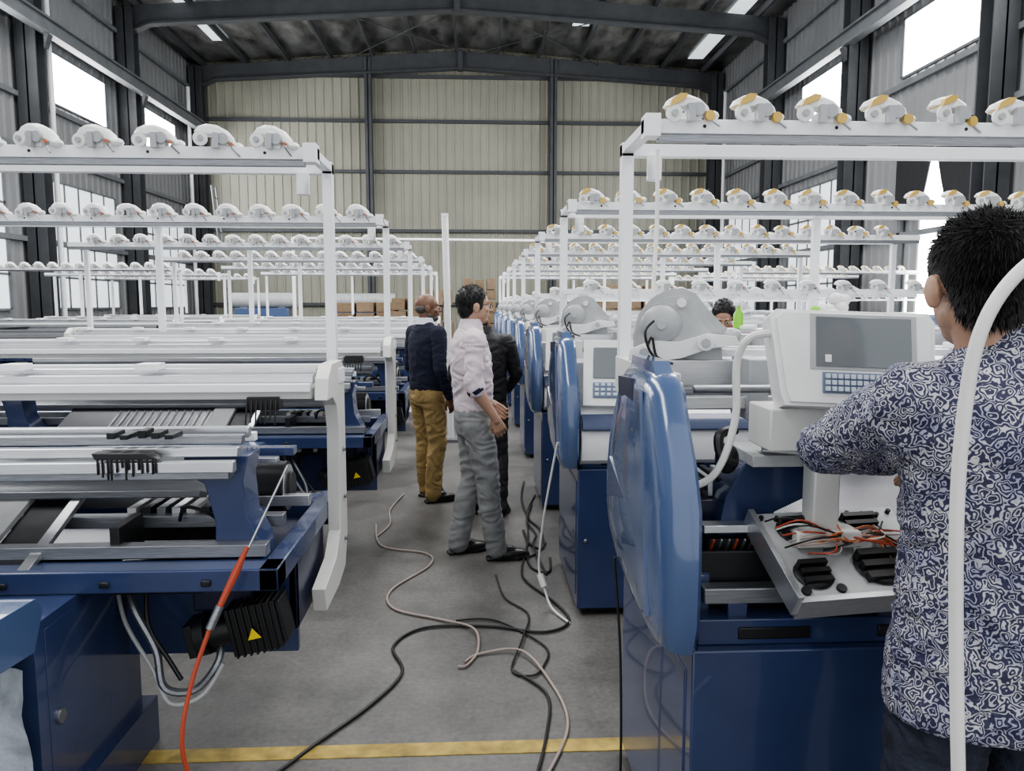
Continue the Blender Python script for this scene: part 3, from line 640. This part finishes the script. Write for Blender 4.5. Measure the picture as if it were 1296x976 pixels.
def person(name,loc,rz,height,J,torso,shirt,trou,skin,hairm,head_rot=(0,0),headp=(0,.0,1.60),cuff='wrist',hem=.98,style='short',vox=.008,shirtdisp=.006,collar=None,glasses=False,beard=None,extra=None,hseed=1):
    root=empty(name,loc,rz,height/1.72)
    m=MB(); m.loft([ellring((0+o[0] if isinstance(o,tuple) else 0,(o[1] if isinstance(o,tuple) else o),z_),rx,ry) for z_,rx,ry,o in torso],shirt)
    top=torso[-1]
    for s in ('R','L'):
        sh,el,wr=[V(J[k+s]) for k in ('sh','el','wr')]
        ctr=V((sh.x*.45,sh.y,sh.z+.005))
        m.cap(ctr,sh,.062,shirt,.062)
        m.cap(sh+V((0,0,-.01)),el,.064,shirt,.050)
        m.cap(V((sh.x*.62,sh.y,sh.z-.08)),sh+V((0,0,-.04)),.075,shirt,.055)
        if cuff=='wrist': m.cap(el,wr+(el-wr)*.06,.050,shirt,.037)
        else: m.cap(el+(sh-el)*.15,el+(wr-el)*.12,.054,shirt,.052)
    link('shirt',remesh(m,vox,3,'shirt',shirtdisp,9,seed=hseed),root)
    m=MB(); py=J.get('py',0)
    m.loft([ellring((0,py,z_),rx,ry) for z_,rx,ry in ((.80,.14,.10),(.86,.165,.115),(.92,.168,.118),(.97,.158,.11),(1.0,.15,.105))],trou)
    for s in ('R','L'):
        h,k,a=[V(J[q+s]) for q in ('hip','kn','an')]
        mid=h.lerp(k,.45)+V((0,.008,0)); calf=k.lerp(a,.35)+V((0,-.012,0))
        pts=[h,mid,k,calf,a+V((0,0,-.02))]; rs=[.094,.087,.072,.070,.064]
        for i in range(4): m.cap(pts[i],pts[i+1],rs[i],trou,rs[i+1])
    me=remesh(m,vox,3,'trousers',.008,9,seed=hseed+5); link('trousers',me,root)
    m=MB(); m.loft([ellring((0,py,z_),.158,.113) for z_ in (.955,.99)],SHOE)
    if hem>=.95: link('belt',m.mesh('belt'),root)
    for s in ('R','L'):
        a=V(J['an'+s]); fd=V(J.get('fd'+s,(0,1,0))).normalized(); ang=math.degrees(math.atan2(-fd.x,fd.y))
        m=MB(); m.M=T(a.x,a.y,a.z-.09)@R(ang,'Z')
        m.ell((0,.085,.035),(.048,.125,.036),SHOE); m.ell((0,.0,.05),(.040,.062,.05),SHOE); m.cap((0,-.01,.06),(0,.0,.10),.038,SHOE,.038); m.ell((0,.05,.055),(.038,.08,.04),SHOE)
        out=[(-.038,-.06),(-.03,-.07),(.03,-.07),(.038,-.06),(.036,.04),(.05,.13),(.04,.19),(.0,.215),(-.04,.19),(-.05,.13),(-.036,.04)]
        m.prism(out,'z',0,.022,SHOE)
        link('shoe_'+s.lower(),remesh(m,.006,2,'shoe'),root)
    for s,sd in (('R',1),('L',-1)):
        el,wr=V(J['el'+s]),V(J['wr'+s]); f=V(J.get('hf'+s,wr-el)).normalized(); nr=J.get('hn'+s,(-sd,0.2,0))
        m=MB(); m.cap(el.lerp(wr,.1),wr,.043 if cuff!='wrist' else .03,skin,.026)
        m.cap(el.lerp(wr,.3),el.lerp(wr,.6),.041 if cuff!='wrist' else .03,skin,.034 if cuff!='wrist' else .028)
        hand(m,wr,f,nr,J.get('hs'+s,-sd),J.get('curl',.5),skin)
        link('hand_'+s.lower(),remesh(m,.0038,1,'hand'),root)
        if cuff!='wrist':
            c=MB(); e2=el.lerp(wr,.06); e3=el.lerp(wr,.19); c.tubev([e2,e3],[.059,.057],J['cuffm'],18); link('cuff_'+s.lower(),c.mesh('cuff'),root,bev=.004)
    HM=T(*headp)@R(head_rot[0],'Z')@R(head_rot[1],'X')
    m=MB(); nb=V((0,top[3] if not isinstance(top[3],tuple) else top[3][1],1.44)); nt_=HM@V((0,-.02,-.05))
    if isinstance(top[3],tuple): nb.x=top[3][0]
    m.cap(nb,nt_,.058,skin,.055)
    m.M=HM
    m.ell((0,-.012,.03),(.076,.096,.086),skin); m.ell((0,.022,-.025),(.063,.072,.085),skin); m.ell((0,.045,-.078),(.040,.042,.032),skin)
    m.ell((0,.0,-.05),(.064,.06,.045),skin)
    m.cap((0,.090,.012),(0,.108,-.022),.0085,skin,.0125); m.ell((.011,.098,-.026),(.008,.010,.007),skin); m.ell((-.011,.098,-.026),(.008,.010,.007),skin)
    m.cap((-.035,.078,.026),(.035,.078,.026),.0115,skin); m.ell((0,.086,-.052),(.022,.012,.006),skin); m.ell((0,.083,-.061),(.019,.012,.006),skin)
    m.ell((.04,.058,-.02),(.022,.022,.02),skin); m.ell((-.04,.058,-.02),(.022,.022,.02),skin)
    for sd in (1,-1):
        E=T(sd*.082,-.012,-.010)@R(sd*-24,'Z')@R(-8,'X')
        m.ell((0,0,0),(.009,.020,.033),skin,M=E); m.ell((sd*.007,-.010,.006),(.006,.012,.024),skin,M=E)
    link('head',remesh(m,.0042,2,'head'),root)
    m=MB(); m.M=HM
    for sd in (1,-1):
        m.ell((sd*.031,.077,.006),(.013,.010,.008),CREAM,seg=12,rings=8); m.ell((sd*.031,.0855,.006),(.0055,.003,.0055),BLACK,seg=10,rings=6)
        m.cap((sd*.018,.089,.030),(sd*.046,.078,.030),.0035,hairm,.0025)
    m.ell((0,.0945,-.0565),(.019,.004,.0016),LIP,seg=12,rings=6)
    link('face_features',m.mesh('face'),root)
    if style!='bald':
        random.seed(hseed); m=MB(); m.M=HM
        E1=((0,-.022,.040),(.081,.098,.088)); E2=((0,-.052,-.012),(.064,.056,.068))
        m.ell(E1[0],E1[1],hairm,seg=32,rings=20); m.ell(E2[0],E2[1],hairm,seg=28,rings=16)
        m.prism([(.012,.05),(.035,.045),(.03,.0),(.022,-.02),(.012,-.02)],'x',-.0745,.0745,hairm)
        N=extra or 900; cnt=0
        while cnt<N:
            E=E1 if random.random()<.72 else E2
            d=V((random.gauss(0,1),random.gauss(0,1),random.gauss(0,1))).normalized()
            p=V((E[0][0]+E[1][0]*d.x,E[0][1]+E[1][1]*d.y,E[0][2]+E[1][2]*d.z))
            if p.y>.055-.0 and p.z<.085: continue
            if p.z<.015 and p.y>-.015: continue
            if p.z<.040 and p.y>-.048 and abs(p.x)>.05: continue
            if E is E2 and p.y>-.045: continue
            if p.z<-.075: continue
            nrm=d; topf=max(0,min(1,(p.z-.05)/.06))
            flow=V((d.x*.3,.35*topf-.15,-1+1.1*topf))+V((random.uniform(-.5,.5),random.uniform(-.5,.5),random.uniform(-.3,.3)))*(.5+topf*.8)
            dr=(nrm*(.26+.36*topf)+flow.normalized()*.8).normalized()
            L=random.uniform(.014,.026)+.006*topf
            sdv=dr.cross(nrm)
            if sdv.length<1e-3: continue
            sdv.normalize(); w_=.0022
            m.add([p-sdv*w_,p+sdv*w_,p+nrm*w_*1.5,p+dr*L-nrm*.003],[(0,1,3),(1,2,3),(2,0,3)],hairm); cnt+=1
        link('hair',m.mesh('hair'),root)
    if beard:
        m=MB(); m.M=HM; m.ell((0,.046,-.08),(.045,.046,.034),beard); m.ell((0,.01,-.06),(.066,.05,.03),beard); m.ell((0,-.045,.0),(.072,.062,.05),beard); m.ell((0,.09,-.042),(.026,.012,.006),beard)
        link('beard',m.mesh('beard'),root)
    if glasses:
        m=MB(); m.M=HM
        for sd in (1,-1):
            c=[(sd*.032+.022*math.cos(t),.099,.004+.017*math.sin(t)) for t in [i*math.pi/8 for i in range(17)]]
            m.tubev(c,[.0017]*17,BLACK,6); m.tubev([(sd*.054,.097,.01),(sd*.074,.06,.012),(sd*.079,.0,.01)],[.0016]*3,BLACK,6)
        m.cyl((-.01,.1,.008),(.01,.1,.008),.0016,BLACK,seg=6)
        link('glasses',m.mesh('glasses'),root)
    if collar:
        m=MB(); yb=nb.y; xb=nb.x
        rg=[ellring((xb,yb-.002,1.475),.075,.078),ellring((xb,yb-.0,1.525),.064,.066),ellring((xb,yb,1.528),.060,.062),ellring((xb,yb-.002,1.50),.062,.066)]
        m.loft(rg,collar)
        link('collar',m.mesh('collar'),root)
    return root
LIP=mat('lip',(.30,.12,.09),.5)
SKA=mat('skin_light',(.44,.27,.19),.5,0,.06,20); SKB=mat('skin_brown',(.18,.095,.058),.45,0,.08,20)
HBLK=hair_mat('black_hair',(.010,.009,.009)); HGR=hair_mat('grey_stubble',(.10,.092,.088))
PINK=mat('pale_lilac_cotton',(.62,.54,.58),.85,0,.05,8,.2,60); NAVY=mat('navy_knit',(.010,.013,.032),.9,0,.2,20,.4,150)
GTR=mat('grey_trouser_cloth',(.22,.225,.225),.85,0,.1,15,.2,90); KHAKI=mat('khaki_cotton',(.32,.225,.095),.85,0,.12,15,.2,90)
BLKJ=mat('black_jacket',(.010,.010,.012),.6,0,.2,15,.3,40); DTR=mat('dark_trousers',(.02,.02,.024),.8,0,.2,15)
JEAN=mat('dark_denim',(.022,.027,.045),.85,0,.3,25,.4,120); WCOL=mat('white_collar',(.7,.72,.76),.8)
tk=[(.95,.155,.11,.0),(1.05,.158,.118,0.0),(1.15,.165,.124,-.005),(1.27,.176,.126,-.015),(1.37,.170,.110,-.02),(1.43,.13,.085,-.02),(1.475,.075,.065,-.015),(1.50,.062,.06,-.01)]
Jp=dict(shR=(.175,-.02,1.40),elR=(.225,-.045,1.13),wrR=(.215,.09,.93),hfR=(-.05,.45,-1),hnR=(-1,.3,0),
        shL=(-.175,-.02,1.40),elL=(-.22,-.02,1.13),wrL=(-.18,.16,.97),hnL=(1,.2,0),
        hipR=(.085,0,.88),knR=(.095,.075,.50),anR=(.10,.13,.09),fdR=(.1,1,0),
        hipL=(-.085,0,.88),knL=(-.09,.015,.49),anL=(-.09,-.085,.09),fdL=(-.15,1,0),cuffm=NAVY,curl=.95)
person('man_in_pink_shirt',(-.01,4.78,0),-78,1.70,Jp,tk,PINK,GTR,SKA,HBLK,cuff='elbow',collar=PINK,glasses=True,headp=(0,.015,1.605),head_rot=(4,0),hseed=2,shirtdisp=.010)
Jn=dict(shR=(.185,0,1.40),elR=(.24,-.03,1.12),wrR=(.23,.07,.88),hnR=(-1,.2,0),shL=(-.185,0,1.40),elL=(-.24,.0,1.12),wrL=(-.20,.13,.90),hnL=(1,.2,0),
        hipR=(.09,0,.88),knR=(.11,.03,.49),anR=(.12,-.03,.09),fdR=(.25,1,0),hipL=(-.09,0,.88),knL=(-.10,.05,.49),anL=(-.11,.06,.09),fdL=(-.25,1,0),curl=.8)
tn=[(.93,.175,.13,.01),(1.03,.175,.14,0.015),(1.15,.175,.14,0.01),(1.27,.182,.13,0),(1.37,.176,.112,-.005),(1.43,.14,.088,-.01),(1.475,.078,.066,-.01),(1.50,.064,.06,-.005)]
person('man_in_navy_sweater',(-.39,6.25,0),-52,1.68,Jn,tn,NAVY,KHAKI,SKB,HGR,hem=.9,style='bald',beard=HGR,collar=WCOL,headp=(0,.02,1.605),head_rot=(-25,0),hseed=4)
Jb=dict(Jn); Jb.update(elR=(.25,.06,1.14),wrR=(.17,.22,1.0),elL=(-.25,.03,1.13),wrL=(-.2,.2,.98))
person('man_in_black_jacket',(.075,5.75,0),-5,1.62,Jb,tn,BLKJ,DTR,SKB,HBLK,hem=.9,collar=BLKJ,headp=(-.05,.05,1.55),head_rot=(-5,-20),hseed=5)
REDW=mat('red_work_jacket',(.25,.02,.03),.8)
person('worker_behind_machine',(1.80,5.50,0),160,1.64,Jb,tn,REDW,DTR,SKA,HBLK,hem=.9,collar=REDW,hseed=6,headp=(0,.05,1.58),head_rot=(0,-32))
tf=[(.79,.195,.145,0),(.86,.195,.145,0),(.97,.185,.14,0),(1.10,.178,.135,0),(1.22,.188,.135,-.005),(1.33,.19,.122,-.015),(1.405,.165,.10,-.015),(1.45,.115,.078,-.012),(1.485,.072,.065,-.005),(1.505,.064,.062,0)]
tf=[(a,b_,c_,(0 if a<1.2 else -.03*(a-1.2)/.3,d_)) for a,b_,c_,d_ in tf]
Jf=dict(shR=(.165,0,1.39),elR=(.25,.10,1.15),wrR=(.12,.30,1.17),hfR=(-.6,.8,0),hnR=(0,.2,-1),hsR=-1,
        shL=(-.20,0,1.395),elL=(-.25,.215,1.265),wrL=(-.03,.345,1.215),hfL=(.8,.5,-.05),hnL=(0,.1,-1),hsL=1,
        hipR=(.09,0,.88),knR=(.11,.01,.49),anR=(.12,-.03,.09),fdR=(.3,1,0),hipL=(-.09,0,.88),knL=(-.11,.02,.49),anL=(-.12,-.02,.09),fdL=(-.3,1,0),curl=.5)
person('man_in_patterned_shirt',(1.015,1.40,0),0,1.755,Jf,tf,PAIS,JEAN,SKA,HBLK,hem=.79,collar=PAIS,headp=(-.068,.015,1.60),head_rot=(-10,-3),vox=.0065,shirtdisp=.009,extra=6500,hseed=9)

# ---------------------------------------------------------------- lights
def area(name,loc,sx,sy,p,rot=(0,0,0),col=(1,1,1)):
    l=bpy.data.lights.new(name,'AREA'); l.shape='RECTANGLE'; l.size=sx; l.size_y=sy; l.energy=p; l.color=col
    o=bpy.data.objects.new(name,l); scene.collection.objects.link(o); o.location=loc; o.rotation_euler=[math.radians(a) for a in rot]
area('overhead_fill',(-4.5,6,8.9),2,16,1150); area('overhead_fill',(4.0,6,8.9),2,16,1150)  # unseen area lamps added under the roof as fill, not tied to the roof sheets
area('overhead_fill',(-.4,13,8.5),3,6,550)  # third added overhead lamp, brightens the middle of the hall
area('window_daylight',(XL+.5,17,5.0),16,2.2,650,(90,0,-90),(.95,.97,1)); area('window_daylight',(XR-.7,15,5.0),16,2.2,650,(90,0,90),(.95,.97,1))
w=bpy.data.worlds.new('overcast'); scene.world=w; w.use_nodes=True
w.node_tree.nodes['Background'].inputs[0].default_value=(.94,.97,1,1); w.node_tree.nodes['Background'].inputs[1].default_value=1.35
try: scene.view_settings.look='AgX - Medium High Contrast'
except Exception as ex: print(ex)

# ---------------------------------------------------------------- camera
c=bpy.data.cameras.new('camera'); co=bpy.data.objects.new('camera',c); scene.collection.objects.link(co)
c.sensor_width=36; c.lens=36*975/1296; c.clip_end=200
co.location=(0,0,1.6); co.rotation_euler=(math.radians(90-6.03),0,math.radians(-2.8))
scene.camera=co
